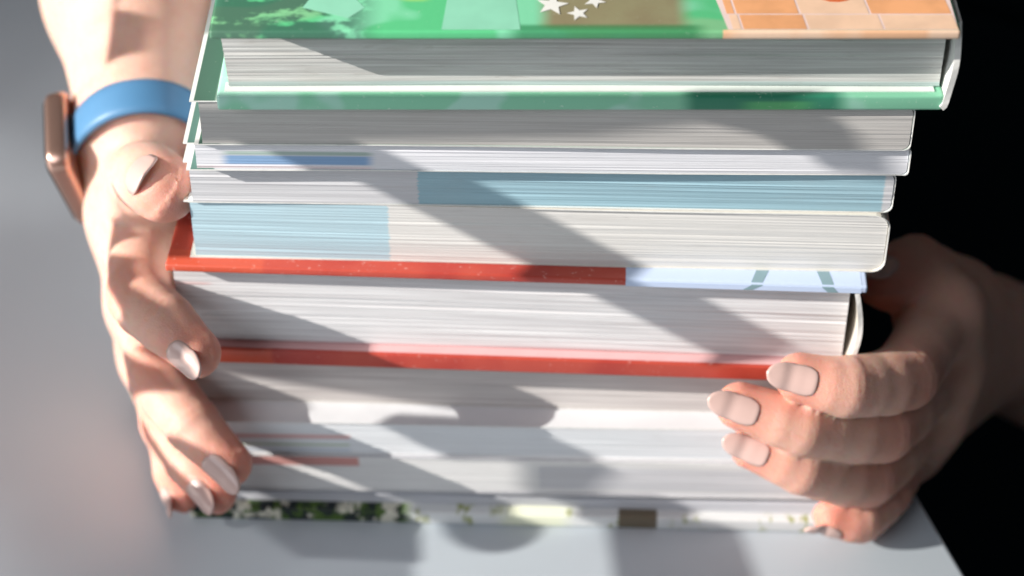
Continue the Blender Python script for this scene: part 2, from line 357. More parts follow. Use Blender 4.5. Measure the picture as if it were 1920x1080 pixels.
# --- book 4, grey at the left, blue at the right
e, w = paperback('paperback_book', 'slim softcover, page edges half grey and half sky blue, fourth from the top', S4, S3, (356, 379), (1672, 400), 0.24,
    cover_mat('white_leafy_cover', (0.68, 0.72, 0.70)), page_mat('pages_grey_blue', (0.60, 0.60, 0.62),
    [(.0640, .1925, -1, 1, (0.31, 0.50, 0.58), 0.92, .0003)], 0.2, 1800, seed=7), ol=0.0006, r=0.0028)
# --- book 3
e, w = paperback('paperback_book', 'slim white softcover, blue and green stripe on its page edges, third from the top', S3, S2, (364, 319), (1703, 330), 0.245,
    cover_mat('pale_teal_cover', (0.56, 0.60, 0.62), strip=(0.10, 0.20, 0.17), brim=-.0010), page_mat('pages_blue_stripe', (0.72, 0.72, 0.755),  # teal left strip, its tone darkened to stand for shade
    [(.0085, .0485, .0018, .0048, (0.16, 0.33, 0.58), 0.85, .002), (.0085, .0485, .0050, .0062, (0.30, 0.42, 0.36), 0.8, .002), (-.01, .0485, .0004, .0014, (0.72, 0.52, 0.52), 0.5, .002)], 0.12, seed=8), ol=0.0022, r=0.0016)
# --- book 2
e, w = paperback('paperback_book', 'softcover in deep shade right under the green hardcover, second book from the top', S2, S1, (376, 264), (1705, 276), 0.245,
    cover_mat('sage_cover', (0.40, 0.46, 0.42), strip=(0.07, 0.14, 0.105), brim=-.0003), page_mat('pages_shade', (0.52, 0.50, 0.48), [], 0.3, seed=9), ol=0.0015, r=0.0022, back=-0.0018)  # strip and page grey darkened to stand for shade; paper partly darker itself

# --- book 1, green hardcover on top
e, w = book_frame('hardcover_book', S1, (408, 208), (1792, 208)); del e['_w']
tag(e, 'topmost book, a green hardcover with white stars and an orange brick wall printed on it', 'book', 'hardcover books in the stack')
gt = NT('green_cover', 0.32, 0.5)
GRN = (0.10, 0.50, 0.22); X1 = gt.sep.outputs[0]
c = gt.mix(gt.ramp(gt.noise(1, (30, 45, 30), 2, 0.5, (1, 2, 0)), 0.46, 0.52), GRN, (0.20, 0.60, 0.36))
c = gt.mix(gt.ramp(gt.noise(1, (22, 60, 20), 1, 0.5, (6, 2, 0)), 0.60, 0.64), c, (0.20, 0.50, 0.25))
dk = gt.math('MULTIPLY', gt.ramp(gt.noise(1, (70, 110, 60), 4, 0.6, (0, 4, 0)), 0.40, 0.50), gt.box(-0.002, 0.040, -0.1, 0.2, 0.006, 0.001, 1)); c = gt.mix(gt.math('MULTIPLY', dk, 0.8), c, (0.035, 0.075, 0.07))
br = gt.box(0.086, 0.122, -0.0055, 0.2, 0.003, 0.001, 1); c = gt.mix(br, c, gt.mix(gt.noise(70), (0.22, 0.17, 0.10), (0.30, 0.30, 0.17)))
c = gt.mix(gt.math('MULTIPLY', gt.box(0.078, 0.126, -0.1, -0.004, 0.003, 0.001, 1), 0.75), c, (0.02, 0.20, 0.07))
c = gt.mix(gt.box(0.050, 0.056, 0.008, 0.2, 0.002, 0.002, 1), c, (0.42, 0.66, 0.06))
c = gt.mix(gt.math('MULTIPLY', gt.ramp(gt.noise(600, (1, 1, 1), 3, 0.7), 0.66, 0.74), 0.3), c, (0.7, 0.78, 0.7))
gt.bump(gt.noise(500), 0.1, 0.0003); c = gt.mix(gt.math('MULTIPLY', gt.ramp(X1, 0.1312, 0.1316), gt.math('SUBTRACT', 1.0, gt.ramp(gt.sep.outputs[1], -0.0066, -0.0060))), c, gt.mix(gt.ramp(gt.noise(1, (60, 1, 1), 1), .45, .55), (0.86, 0.50, 0.30), (0.88, 0.62, 0.45))); GM = gt.color(c)
g2 = NT('mint_cover', 0.36, 0.45)
c = g2.mix(g2.ramp(g2.noise(1, (40, 4, 40), 2, 0.5, (3, 0, 0)), 0.47, 0.53), (0.23, 0.56, 0.37), (0.36, 0.64, 0.52))
c = g2.mix(g2.box(0.124, 0.165, -1, 0.5, 0.003, 0.001), c, (0.035, 0.22, 0.13)); c = g2.mix(g2.box(0.140, 0.156, -1, 0.0030, 0.004, 0.0006), c, (0.10, 0.42, 0.16));  # dark green stretch is a band of cast shadow painted into the cover
c = g2.mix(g2.math('MULTIPLY', g2.ramp(g2.noise(500, (1, 1, 1), 3, 0.7), 0.62, 0.72), 0.35), c, (0.75, 0.82, 0.76)); MINT = g2.color(c)
ORG = flat_mat('orange_brick_print', (0.86, 0.42, 0.20), 0.38, 0.45, 0.45, 90); PINKG = flat_mat('pink_mortar_print', (0.84, 0.66, 0.62), 0.4, 0.4, 0.25)
ORP = flat_mat('peach_brick_print', (0.88, 0.60, 0.42), 0.38, 0.45, 0.35, 90); RDB = flat_mat('red_brick_print', (0.74, 0.16, 0.05), 0.38, 0.45, 0.3, 90)
h = (aty(960, 57, -0.0125)[2]) - S1
ty0 = -0.0030
zt1 = h; th1 = 0.0026
def T(x, y, k=1): return (x, y, zt1 + 0.00005 * k)
dec = []
bx0 = 0.1315; bxm = bx0 - 0.0006
gy = ty0 + 0.0007
bl = bx0; 
dec.append(([T(bx0 + .0012, gy), T(w - .0042, gy), T(w - .0042, 0.20), T(bx0 - 0.03, 0.20)], 1))
# bricks on the top cover, in rows going back
def brick(x0, x1, y0_, y1_, mi):
    sk = lambda x, y: x - 0.00 + (y - gy) * -0.10
    dec.append(([T(sk(x0, y0_), y0_, 2), T(sk(x1, y0_), y0_, 2), T(sk(x1, y1_), y1_, 2), T(sk(x0, y1_), y1_, 2)], mi))
y = gy - 0.0040; rowh = 0.0072
for rr in range(8):
    xx = bx0 + 0.0022 + (0.0 if rr % 2 else 0.0035); cuts = [bx0 + 0.0018]; q = bx0 + 0.0018 + (0.0062 if rr % 2 == 0 else 0.0118)
    if rr == 0: cuts = [bx0 + 0.0018, bx0 + 0.0045, bx0 + .0212, bx0 + .0405, w - .0042]
    elif rr == 1: cuts = [bx0 + .0014, bx0 + .0040, bx0 + .0205, bx0 + .0385, w - .0042]
    else: cuts = [bx0 + .0010] + [bx0 + .0010 + (0.010 if rr % 2 else 0.018) + 0.0180 * i for i in range(3)] + [w - .0042]
    for i in range(len(cuts) - 1):
        if cuts[i + 1] - cuts[i] < .002: continue
        brick(cuts[i] + 0.0003, cuts[i + 1] - 0.0003, y + 0.0002, y + rowh - 0.0003, random.choice((2, 3, 3)))
    y += rowh
# round orange emblem spot on the brick
dec.append(([T(bx0 + 0.0300 + 0.0062 * math.cos(a), gy + 0.0150 + 0.0062 * math.sin(a), 3) for a in np.linspace(0, 2 * math.pi, 18)[:-1]], 5))
# stars
def star(cx, cy, R, rot):
    pts = []
    for i in range(10):
        a = rot + i * math.pi / 5; rr = R if i % 2 == 0 else R * 0.42; pts.append(T(cx + rr * math.cos(a), cy + rr * math.sin(a) * 1.15, 3))
    for i in range(10):
        dec.append(([T(cx, cy, 3), pts[i], pts[(i + 1) % 10]], 4))
for s_ in ((0.0882, 0.0052, 0.0044, 1.4), (0.0948, 0.0012, 0.0030, 0.6), (0.0992, 0.0070, 0.0030, 1.1), (0.0960, 0.0128, 0.0034, 0.3), (0.1040, 0.0105, 0.0026, 2.0), (0.0900, 0.0150, 0.003, 0.9), (0.104, 0.017, 0.003, 0.2)):
    star(*s_)
MINTP = flat_mat('mint_print', (0.30, 0.70, 0.50), 0.35, 0.45, 0.3, 60)
dec.append(([T(0.024, 0.004), T(0.036, -0.0010), T(0.040, 0.004), T(0.030, 0.020)], 6)); dec.append(([T(0.060, gy), T(0.080, gy), T(0.078, 0.02), T(0.062, 0.02)], 6))
board(e, 'front_cover', 0.0010, w - 0.0035, ty0 - 0.004, 0.255, zt1 - th1, zt1, [GM, PINKG, ORG, ORP, WT, RDB, MINTP], [([(p[0], p[1] - 0.004 if (p[1] <= gy + 1e-6 and mi in (1, 6)) else p[1], p[2]) for p in poly], mi) for poly, mi in dec], bev=0.0008)
board(e, 'back_cover', 0.0, w - 0.0036, 0.0, 0.25, 0.0, 0.0048, MINT, bev=0.0009)
lipz = 0.0048
mesh_obj('endpaper', [(0.002, 0.0018, lipz + .0003), (w - .006, 0.0018, lipz + .0003), (w - .006, 0.006, lipz + .0003), (0.002, 0.006, lipz + .0003), (0.002, 0.0018, lipz), (w - .006, 0.0018, lipz)], [(0, 1, 2, 3), (4, 5, 1, 0)], flat_mat('pale_endpaper', (0.72, 0.76, 0.72), 0.7), e)
pt = page_mat('pages_green_book', (0.62, 0.62, 0.60), [(-1, 1, -1, .0066, (0.40, 0.56, 0.54), 0.7, .0003), (0.11, 0.178, 0.008, 0.0165, (0.46, 0.50, 0.47), 0.4, 0.02)], 0.5, 1300, scuff=0.35, seed=10)
page_block(e, pt, 0.0018, w - 0.0045, 0.0042, 0.245, lipz + 0.0004, zt1 - th1 - 0.0001, 0, jit=0.00012, amp=0.0008, slant=0.0012)
sp = [(w - 0.0035, 0.0006), (w - 0.0027, 0.0014), (w - 0.0023, 0.0026), (w - 0.0021, 0.0040)] + [(w - 0.0020 + 0.0009 * math.sin(math.pi * t), 0.0052 + (zt1 - th1 - 0.0054) * t) for t in np.linspace(0.1, 0.9, 8)] + [(w - 0.0022, zt1 - 0.0012)]
SPN = cover_mat('worn_white_spine', (0.66, 0.66, 0.64), 0.5)
g2b = cover_mat('mint_joint', (0.36, 0.64, 0.48), 0.4)
sheet_profile(e, sp[::-1], 0.0016, -0.0005, 0.25, [SPN, WHITE_EDGE], 'spine')
# ------------------------------------------------------------------ the person holding the stack
def seg(P, a, b, ra, rb):
    """distance to a tapered capsule"""
    a = np.asarray(a, np.float32); b = np.asarray(b, np.float32); ab = b - a
    t = np.clip(((P - a) @ ab) / float(ab @ ab), 0, 1)
    return np.linalg.norm(P - a - t[..., None] * ab, axis=-1) - (ra + (rb - ra) * t), t
def smin(a, b, k):
    h = np.clip(0.5 + 0.5 * (b - a) / k, 0, 1); return b * (1 - h) + a * h - k * h * (1 - h)

class Hand:
    """palm: list of (a,b,ra,rb,k); fingers: dict name -> (joints, radii, dorsal)"""
    def __init__(s, palm, fingers, creases=True): s.palm, s.f, s.cr = palm, fingers, creases
    def palm_d(s, P):
        d = None
        for a, b, ra, rb, k in s.palm:
            q, _ = seg(P, a, b, ra, rb); d = q if d is None else smin(d, q, k)
        return d
    def finger_d(s, P, J, R, dors):
        n = len(J); J = [np.asarray(p, float) for p in J]
        dors = np.asarray(dors, float); dors = dors / np.linalg.norm(dors)
        pts, rad = [J[0]], [R[0]]
        for i in range(1, n - 1):      # round the bends
            a, b = J[i] + .34 * (J[i - 1] - J[i]), J[i] + .34 * (J[i + 1] - J[i])
            pts += [a, .22 * a + .56 * J[i] + .22 * b, b]
            rad += [R[i] + .34 * (R[i - 1] - R[i]) - .0003, R[i] + .0001, R[i] + .34 * (R[i + 1] - R[i]) - .0002]
        pts.append(J[-1]); rad.append(R[-1]); d = None
        for i in range(len(pts) - 1):
            q, t = seg(P, pts[i], pts[i + 1], rad[i], rad[i + 1]); d = q if d is None else smin(d, q, 0.0007)
        ax = (J[-1] - J[-2]); L = np.linalg.norm(ax); ax /= L
        x = (P - J[-2]) @ ax; side = (P - J[-2] - x[..., None] * ax) @ dors
        d = d + 0.0007 * np.clip(x / L, 0, 1) * (side > 0)          # flatter under the nail
        if s.cr:
            for i in range(1, n - 1):
                ax = (J[i + 1] - J[i - 1]); ax /= np.linalg.norm(ax); x = (P - J[i]) @ ax
                side = (P - J[i] - x[..., None] * ax) @ dors; m = np.clip(side / 0.003, 0, 1)
                for o_, am in ((0.0, .00032), (-0.0025, .00022), (0.0026, .00022)):
                    d = d + am * m * np.exp(-((x - o_) / 0.00075) ** 2)
        return d
    def __call__(s, P):
        pd = s.palm_d(P); out = None
        for nm, (J, R, D, k) in s.f.items():
            c = smin(pd, s.finger_d(P, J, R, D), k)
            out = c if out is None else smin(out, c, 0.0009)
        return pd if out is None else out

def surface_nets(f, lo, hi, h):
    ns = [int(math.ceil((hi[i] - lo[i]) / h)) + 1 for i in range(3)]
    ax = [lo[i] + h * np.arange(ns[i]) for i in range(3)]
    V = np.empty(ns, np.float32)
    B = 10; hd = h * B * 0.87 + h
    for i in range(0, ns[0], B):
        for j in range(0, ns[1], B):
            ks = np.arange(0, ns[2], B)
            C = np.array([[lo[0] + h * (i + B / 2), lo[1] + h * (j + B / 2), lo[2] + h * (k + B / 2)] for k in ks], np.float32)
            dc = f(C)
            for k, dd in zip(ks, dc):
                if abs(dd) > hd + 0.012: V[i:i + B, j:j + B, k:k + B] = dd; continue
                xs, ys, zs = ax[0][i:i + B], ax[1][j:j + B], ax[2][k:k + B]
                V[i:i + B, j:j + B, k:k + B] = f(np.stack(np.meshgrid(xs, ys, zs, indexing='ij'), -1).astype(np.float32))
    S = V < 0
    c = np.zeros([n - 1 for n in ns], np.int32); acc = np.zeros(c.shape + (3,), np.float32); cnt = np.zeros(c.shape, np.float32)
    cor = [(a, b, d) for a in (0, 1) for b in (0, 1) for d in (0, 1)]
    sl = lambda A_, o: A_[o[0]:A_.shape[0] - 1 + o[0], o[1]:A_.shape[1] - 1 + o[1], o[2]:A_.shape[2] - 1 + o[2]]
    for p in cor:
        for q in range(3):
            if p[q]: continue
            p2 = list(p); p2[q] = 1
            va, vb = sl(V, p), sl(V, p2); x = (va < 0) != (vb < 0)
            t = np.where(x, va / np.where(x, va - vb, 1), 0)
            for k in range(3):
                acc[..., k] += x * (p[k] + (t if k == q else 0))
            cnt += x
    act = cnt > 0; idx = -np.ones(c.shape, np.int64); idx[act] = np.arange(act.sum())
    cell = np.argwhere(act); verts = (cell + acc[act] / cnt[act][:, None]) * h + np.array(lo)
    faces = []
    for q in range(3):
        o = [0, 0, 0]; o[q] = 1
        A_ = S[:-1 if q == 0 else None, :-1 if q == 1 else None, :-1 if q == 2 else None]
        B_ = S[1 if q == 0 else None:, 1 if q == 1 else None:, 1 if q == 2 else None:]
        u, v = (q + 1) % 3, (q + 2) % 3
        E = np.argwhere(A_ != B_); 
        ok = (E[:, u] > 0) & (E[:, v] > 0) & (E[:, u] < c.shape[u]) & (E[:, v] < c.shape[v]) & (E[:, q] < c.shape[q]); E = E[ok]
        flip = A_[E[:, 0], E[:, 1], E[:, 2]]
        def at_(du, dv):
            K = E.copy(); K[:, u] -= du; K[:, v] -= dv; return idx[K[:, 0], K[:, 1], K[:, 2]]
        Q = np.stack([at_(1, 1), at_(0, 1), at_(0, 0), at_(1, 0)], 1)
        Q[~flip] = Q[~flip][:, ::-1]
        faces.append(Q)
    F_ = np.concatenate(faces); F_ = F_[(F_ >= 0).all(1)]
    return verts, F_

V3 = lambda l: [aty(*j) for j in l]
def arm_prims(W, E_, r1, r2, wide, flat=0.010):
    """forearm of two bones: wide = offset direction across the wrist"""
    W, E_, wide = map(np.asarray, (W, E_, wide)); wide = wide / np.linalg.norm(wide)
    m = W * .55 + E_ * .45
    return [(W - wide * flat, m - wide * flat * 1.35, r1, (r1 + r2) / 2 + .002, .012), (W + wide * flat, m + wide * flat * 1.35, r1, (r1 + r2) / 2 + .002, .012),
            (m - wide * flat * 1.35, E_ - wide * flat * .8, (r1 + r2) / 2 + .002, r2, .012), (m + wide * flat * 1.35, E_ + wide * flat * .8, (r1 + r2) / 2 + .002, r2, .012)]

# ---- hand at the left of the picture
LW = aty(262, 225, .083); LE = aty(232, -330, .205)
li = V3([(268, 440, .044), (258, 560, .006), (312, 608, -.0075), (366, 662, -.0165)])
lm = V3([(284, 570, .046), (296, 715, .008), (362, 800, -.0085), (428, 870, -.0180)])
lr = V3([(304, 665, .046), (314, 800, .014), (356, 866, -.003), (402, 924, -.0145)])
lp = V3([(320, 730, .048), (326, 825, .024), (328, 888, .010), (338, 928, .000)])
lt = V3([(272, 400, .066), (268, 328, .036), (306, 352, .013)])
wide = np.array([0.12, -0.55, 0.8])
palmL = arm_prims(LW, LE, .0165, .030, [0.25, -0.45, 0.6], .0095)
for J, r in ((li, .0115), (lm, .0115), (lr, .0108), (lp, .0100)):
    palmL.append((LW * .8 + J[0] * .2, J[0], .0135, r, .012))
palmL += [(LW, lt[0], .016, .0135, .014), (li[0], lm[0], .0105, .0105, .008), (lm[0], lr[0], .0105, .010, .008), (lr[0], lp[0], .010, .0095, .008), (lt[0], li[0], .010, .0100, .010)]
HL = Hand(palmL, {
    'index': (li, (.0108, .0099, .0088, .0074), (-.34, -.84, .32), .009),
    'middle': (lm, (.0106, .0096, .0084, .0071), (-.34, -.84, .30), .009),
    'ring': (lr, (.0100, .0090, .0079, .0068), (-.34, -.84, .30), .009),
    'little': (lp, (.0092, .0080, .0070, .0060), (-.75, -.62, .15), .006),
    'thumb': (lt, (.0128, .0114, .0100), (-.62, -.22, .75), .010)})
# ---- hand at the right of the picture
RW = aty(1848, 640, .085); RE = aty(2330, 800, .20)
ri = V3([(1762, 585, .034), (1700, 712, -.0045), (1585, 728, -.0165), (1500, 708, -.0150)])
rm = V3([(1762, 690, .030), (1655, 815, -.008), (1500, 800, -.0180), (1388, 762, -.0150)])
rr_ = V3([(1738, 770, .028), (1625, 905, -.008), (1500, 875, -.0180), (1412, 840, -.0150)])
rp = V3([(1702, 835, .026), (1662, 925, .002), (1612, 978, -.0120), (1560, 972, -.0135)])
rth = V3([(1792, 565, .062), (1715, 482, .050), (1660, 528, .034)])
palmR = arm_prims(RW, RE, .0165, .030, [0.0, -0.45, 0.75], .0105)
for J, r in ((ri, .0115), (rm, .0112), (rr_, .0105), (rp, .0098)):
    palmR.append((RW * .8 + J[0] * .2, J[0], .0135, r, .012))
palmR += [(RW, rth[0], .016, .0110, .014), (ri[0], rm[0], .0105, .0105, .008), (rm[0], rr_[0], .0105, .010, .008), (rr_[0], rp[0], .010, .0095, .008), (rth[0], ri[0], .009, .009, .010)]
HR = Hand(palmR, {
    'index': (ri, (.0106, .0103, .0090, .0073), (-.05, -.80, .55), .006),
    'middle': (rm, (.0106, .0102, .0089, .0072), (.05, -.82, .50), .006),
    'ring': (rr_, (.0102, .0096, .0084, .0069), (.05, -.84, .48), .006),
    'little': (rp, (.0090, .0082, .0074, .0062), (-.15, -.85, -.35), .006),
    'thumb': (rth, (.0110, .0088, .0086), (.4, .7, .4), .010)})

def hit(hnd, px, py):
    r_ = ray(px, py); t = 0.40
    for _ in range(120):
        d = float(hnd((CAM + r_ * t)[None, :])[0])
        if d < 0.0002: return CAM + r_ * t
        t += max(d * 0.7, 0.0003)
        if t > 1.0: break
    return None
def hand_shade_piece(pts):  # added unseen pieces, fitted to put shade on the left hand
    q = [hit(HL, x, y) for x, y in pts]; ys = [p[1] for p in q if p is not None]; my = sum(ys) / len(ys)
    q = [togobo(p if p is not None else aty(x, y, my)) for p, (x, y) in zip(q, pts)]; n = len(q); v = []
    for dd in (0.006, 0.010): v += [GE1 * a_ + GE2 * b_ + LDIR * dd for a_, b_ in q]
    f = [tuple(range(n))[::-1], tuple(range(n, 2 * n))] + [(i, (i + 1) % n, n + (i + 1) % n, n + i) for i in range(n)]
    fixn(mesh_obj('shade_piece', v, f, gm, gob))
hand_shade_piece([(225, -10), (215, 15), (290, 30), (340, 110), (385, 160), (390, -10)])
hand_shade_piece([(222, 360), (235, 405), (300, 410), (330, 440), (335, 500), (280, 445), (235, 440), (205, 475), (205, 410)])
hand_shade_piece([(300, 490), (335, 500), (350, 580), (395, 640), (395, 690), (300, 680), (250, 650), (228, 600), (235, 550), (262, 515)])
hand_shade_piece([(228, 650), (310, 692), (348, 735), (290, 735), (262, 775), (240, 715)])
hand_shade_piece([(262, 780), (300, 845), (345, 895), (420, 938), (425, 958), (330, 930), (308, 880), (270, 820)])

person = empty('person', (0.33, 0.40, -0.74))
tag(person, 'person in black clothes behind the table, holding the stack of books between both hands', 'person')
PO = np.array([0.33, 0.40, -0.74])

# skin
sk = NT('skin', 0.48, 0.38)
at_n = sk.n.new('ShaderNodeAttribute'); at_n.attribute_name = 'flush'; flush = at_n.outputs['Fac']
base = sk.mix(sk.noise(55, (1, 1, 1), 4, 0.6), (0.64, 0.385, 0.30), (0.73, 0.48, 0.385))
base = sk.mix(sk.math('MULTIPLY', flush, 0.9), base, (0.66, 0.21, 0.15))
base = sk.mix(sk.math('MULTIPLY', sk.ramp(sk.noise(190, (1, 1, 1), 4, 0.75), 0.46, 0.7), 0.30), base, (0.55, 0.26, 0.19))
bb = sk.math('ADD', sk.math('MULTIPLY', sk.noise(900, (1, 1, 1), 3, 0.7), 0.6), sk.math('MULTIPLY', sk.noise(220, (1, 1, 1), 4, 0.7), 0.8))
vo = sk.n.new('ShaderNodeTexVoronoi'); vo.feature = 'DISTANCE_TO_EDGE'; vo.inputs['Scale'].default_value = 1100; sk.link(sk.co.outputs['Object'], vo.inputs['Vector'])
bb = sk.math('ADD', bb, sk.math('MULTIPLY', sk.ramp(vo.outputs['Distance'], 0, 0.12), 0.35))
sk.bump(bb, 0.32, 0.0007)
sk.b.inputs['Subsurface Weight'].default_value = 0.85; sk.b.inputs['Subsurface Radius'].default_value = (1.0, 0.24, 0.11); sk.b.inputs['Subsurface Scale'].default_value = 0.0036
SKIN = sk.color(base)

Vs, Fs, n0 = [], [], 0
def add_shell(v, f):
    global n0
    Vs.append(v); Fs.append(f + n0); n0 += len(v)
def bounds(h, pad=.022, lo=None, hi=None):
    P = [p for a, b, ra, rb, k in h.palm for p in (a, b)] + [p for J, R, D, k in h.f.values() for p in J]
    P = np.array(P); l = P.min(0) - pad; u = P.max(0) + pad
    return l, u
for hnd, far in ((HL, LE), (HR, RE)):
    l, u = bounds(hnd, .034)
    add_shell(*surface_nets(hnd, l, u, 0.00108))
# upper arms, trunk, neck and head, out of frame
SH1, SH2 = np.array([0.14, 0.46, 0.36]), np.array([0.50, 0.46, 0.36])
def torso(P):
    d = None
    for a, b, ra, rb, k in ((LE, SH1, .030, .048, .03), (RE, SH2, .030, .048, .03), ((.22, .46, .36), (.42, .46, .36), .075, .075, .05), ((.25, .46, .25), (.27, .45, -.05), .085, .08, .06), ((.39, .46, .25), (.37, .45, -.05), .085, .08, .06),
                            ((.25, .44, -.10), (.39, .44, -.10), .11, .11, .06), ((.32, .47, .36), (.32, .46, .50), .055, .05, .04), ((.32, .45, .56), (.32, .455, .63), .068, .082, .03), ((.26, .43, -.2), (.26, .40, -.70), .08, .045, .04), ((.40, .43, -.2), (.40, .40, -.70), .08, .045, .04)):
        q, _ = seg(P, a, b, ra, rb); d = q if d is None else smin(d, q, k)
    return d
add_shell(*surface_nets(torso, (-.35, .05, -.80), (1.0, .62, .76), 0.012))
V = np.concatenate(Vs); Fc = np.concatenate(Fs)
body = mesh_obj('body', V - PO, Fc, SKIN, person, smooth=True); fixn(body)
fl_ = np.zeros(len(V))
for h_ in (HL, HR):
    for nm, (J, R, D, k) in h_.f.items():
        for p, rad, am in ((J[-1], .011, 1.0), (J[-2], .008, .55), (J[-3] if len(J) > 3 else J[0], .011, .75), (J[0], .011, .25)):
            fl_ = np.maximum(fl_, am * np.exp(-(np.linalg.norm(V - p, axis=1) / rad) ** 2))
at = body.data.attributes.new('flush', 'FLOAT', 'POINT'); at.data.foreach_set('value', fl_.astype(np.float32))

# nails
NAIL = NT('nude_nail_polish', 0.34, 0.4); NAIL.b.inputs['Coat Weight'].default_value = 0.18; NAIL.b.inputs['Coat Roughness'].default_value = 0.12
NAIL = NAIL.color((0.56, 0.385, 0.345))
def nail(hnd, fname, s0, length, halfw, dors=None, over=0.0035, rot=0.0):
    J, R, D, k = hnd.f[fname]; a, b = np.array(J[-2]), np.array(J[-1]); ax = (b - a) / np.linalg.norm(b - a); L = np.linalg.norm(b - a)
    D = np.array(dors if dors is not None else D, float); D = D - ax * (D @ ax); D /= np.linalg.norm(D); sd = np.cross(ax, D)
    nu, nv = 13, 22; r0 = R[-1]
    end = L + r0                      # where the flesh stops
    st = end + over - length
    U = np.linspace(-1, 1, nu); T_ = np.linspace(0, 1, nv)
    top = []
    rad0 = r0 * 0.96
    for t in T_:
        x = st + length * t
        # almond outline
        if t < 0.32: wv = halfw * (0.30 + 0.70 * math.sqrt(max(1 - ((0.32 - t) / 0.32) ** 2, 0)))
        elif t < 0.5: wv = halfw
        else:
            q = (t - 0.5) / 0.5; wv = halfw * math.sqrt(max(1 - q ** 2.2, 0.0)) * (1 - 0.12 * q) + 0.0003
        row = []
        for u in U:
            ph = u * wv / rad0 * 0.95
            lift = 1 - 0.10 * max(0, (t - .45) / .55) ** 2
            c0 = a + ax * x
            ang = D * math.cos(ph) + sd * math.sin(ph)
            row.append((c0, ang, lift))
        top.append(row)
    # height over the flesh along the spine of the nail
    pts = np.zeros((nv, nu, 3))
    ref = None
    for i, t in enumerate(T_):
        for j in range(nu):
            c0, ang, lift = top[i][j]
            rs = np.linspace(0.0, 0.016, 161)
            Q = c0 + ang * rs[:, None]; d = hnd.finger_d(Q.astype(np.float64), J, R, D)
            ins = np.where(d < 0)[0]; r = rs[ins[-1]] if len(ins) else 0
            pts[i, j] = (r, 0, 0)
    rr = pts[:, :, 0]
    iu = int(nv * 0.55)
    base_r = rr[:iu].mean(0)
    sm = np.zeros_like(rr)
    for i, t in enumerate(T_):
        w_ = min(max((t - 0.40) / 0.25, 0), 1)
        flat_r = base_r * (1 - 0.16 * max(0, t - .5))
        sm[i] = rr[i] * (1 - w_) + flat_r * w_
    for _ in range(3):
        sm[1:-1] = (sm[:-2] + sm[1:-1] * 2 + sm[2:]) / 4; sm[:, 1:-1] = (sm[:, :-2] + sm[:, 1:-1] * 2 + sm[:, 2:]) / 4
    outer = np.zeros((nv, nu, 3)); inner = np.zeros((nv, nu, 3))
    for i, t in enumerate(T_):
        for j, u in enumerate(U):
            c0, ang, lift = top[i][j]
            edge = 0.00034 * (1 - 0.7 * abs(u) ** 4) * (1 if 0 < i else 0.2)
            outer[i, j] = c0 + ang * (sm[i, j] + 0.00012 + edge); inner[i, j] = c0 + ang * (sm[i, j] - 0.00035)
    vs = np.concatenate([outer.reshape(-1, 3), inner.reshape(-1, 3)]); N = nu * nv; fs = []
    for i in range(nv - 1):
        for j in range(nu - 1):
            q = i * nu + j; fs.append((q, q + 1, q + nu + 1, q + nu)); fs.append((N + q, N + q + nu, N + q + nu + 1, N + q + 1))
    rim = [j for j in range(nu)] + [i * nu + nu - 1 for i in range(1, nv)] + [(nv - 1) * nu + j for j in range(nu - 2, -1, -1)] + [i * nu for i in range(nv - 2, 0, -1)]
    for i in range(len(rim)):
        p, q = rim[i], rim[(i + 1) % len(rim)]; fs.append((p, N + p, N + q, q))
    o = mesh_obj('fingernail', vs - PO, fs, NAIL, person, smooth=True); fixn(o); return o
nail(HL, 'index', 0, .0128, .0048, over=.0012); nail(HL, 'middle', 0, .0142, .0047, over=.0025)
nail(HL, 'ring', 0, .0128, .0045, over=.0010); nail(HL, 'little', 0, .0120, .0038); nail(HL, 'thumb', 0, .0140, .0074, over=-.0014)
nail(HR, 'index', 0, .0150, .0052); nail(HR, 'middle', 0, .0155, .0050); nail(HR, 'ring', 0, .0145, .0047)
nail(HR, 'little', 0, .0120, .0040); nail(HR, 'thumb', 0, .0140, .0058)

# black clothes
CL = NT('black_cloth', 0.9, 0.08); CL.bump(CL.noise(600), 0.3, 0.0004)
CLOTH = CL.color((0.012, 0.024, 0.030))
def shirt(P):
    d = None
    E1 = LE * .45 + SH1 * .55; E2 = RE * .55 + SH2 * .45
    for a, b, ra, rb, k in ((E1, SH1, .058, .072, .03), (E2, SH2, .062, .072, .03), ((.22, .46, .36), (.42, .46, .36), .088, .088, .05), ((.25, .45, .25), (.27, .43, -.05), .115, .125, .06), ((.39, .45, .25), (.38, .43, -.05), .115, .125, .06)):
        q, _ = seg(P, a, b, ra, rb); d = q if d is None else smin(d, q, k)
    d = d + 0.004 * np.sin(P[..., 2] * 60 + 5 * np.sin(P[..., 0] * 14)) * np.sin(P[..., 0] * 30 + P[..., 1] * 20)
    return d
v, f = surface_nets(shirt, (-.2, .1, -.35), (.95, .65, .5), 0.011)
fixn(mesh_obj('shirt', v - PO, f, CLOTH, person, smooth=True))
rings = []; nr = 48
def ring(z, cx, cy, rx, ry): rings.append([(cx + rx * math.cos(a) * (1 + .03 * math.sin(9 * a + z * 6)), cy + ry * math.sin(a) * (1 + .03 * math.sin(9 * a + z * 6)), z) for a in np.linspace(0, 2 * math.pi, nr + 1)[:-1]])
for z, rx, ry, cx, cy in ((-.02, .20, .15, .33, .43), (-.12, .25, .19, .335, .42), (-.25, .33, .27, .34, .40), (-.42, .38, .31, .36, .39), (-.60, .41, .33, .38, .39), (-.70, .42, .34, .39, .39)): ring(z, cx, cy, rx, ry)
vv = [p for r in rings for p in r]; ff = [(k * nr + i, k * nr + (i + 1) % nr, (k + 1) * nr + (i + 1) % nr, (k + 1) * nr + i) for k in range(len(rings) - 1) for i in range(nr)]
fixn(mesh_obj('skirt', np.array(vv) - PO, ff, CLOTH, person, smooth=True))

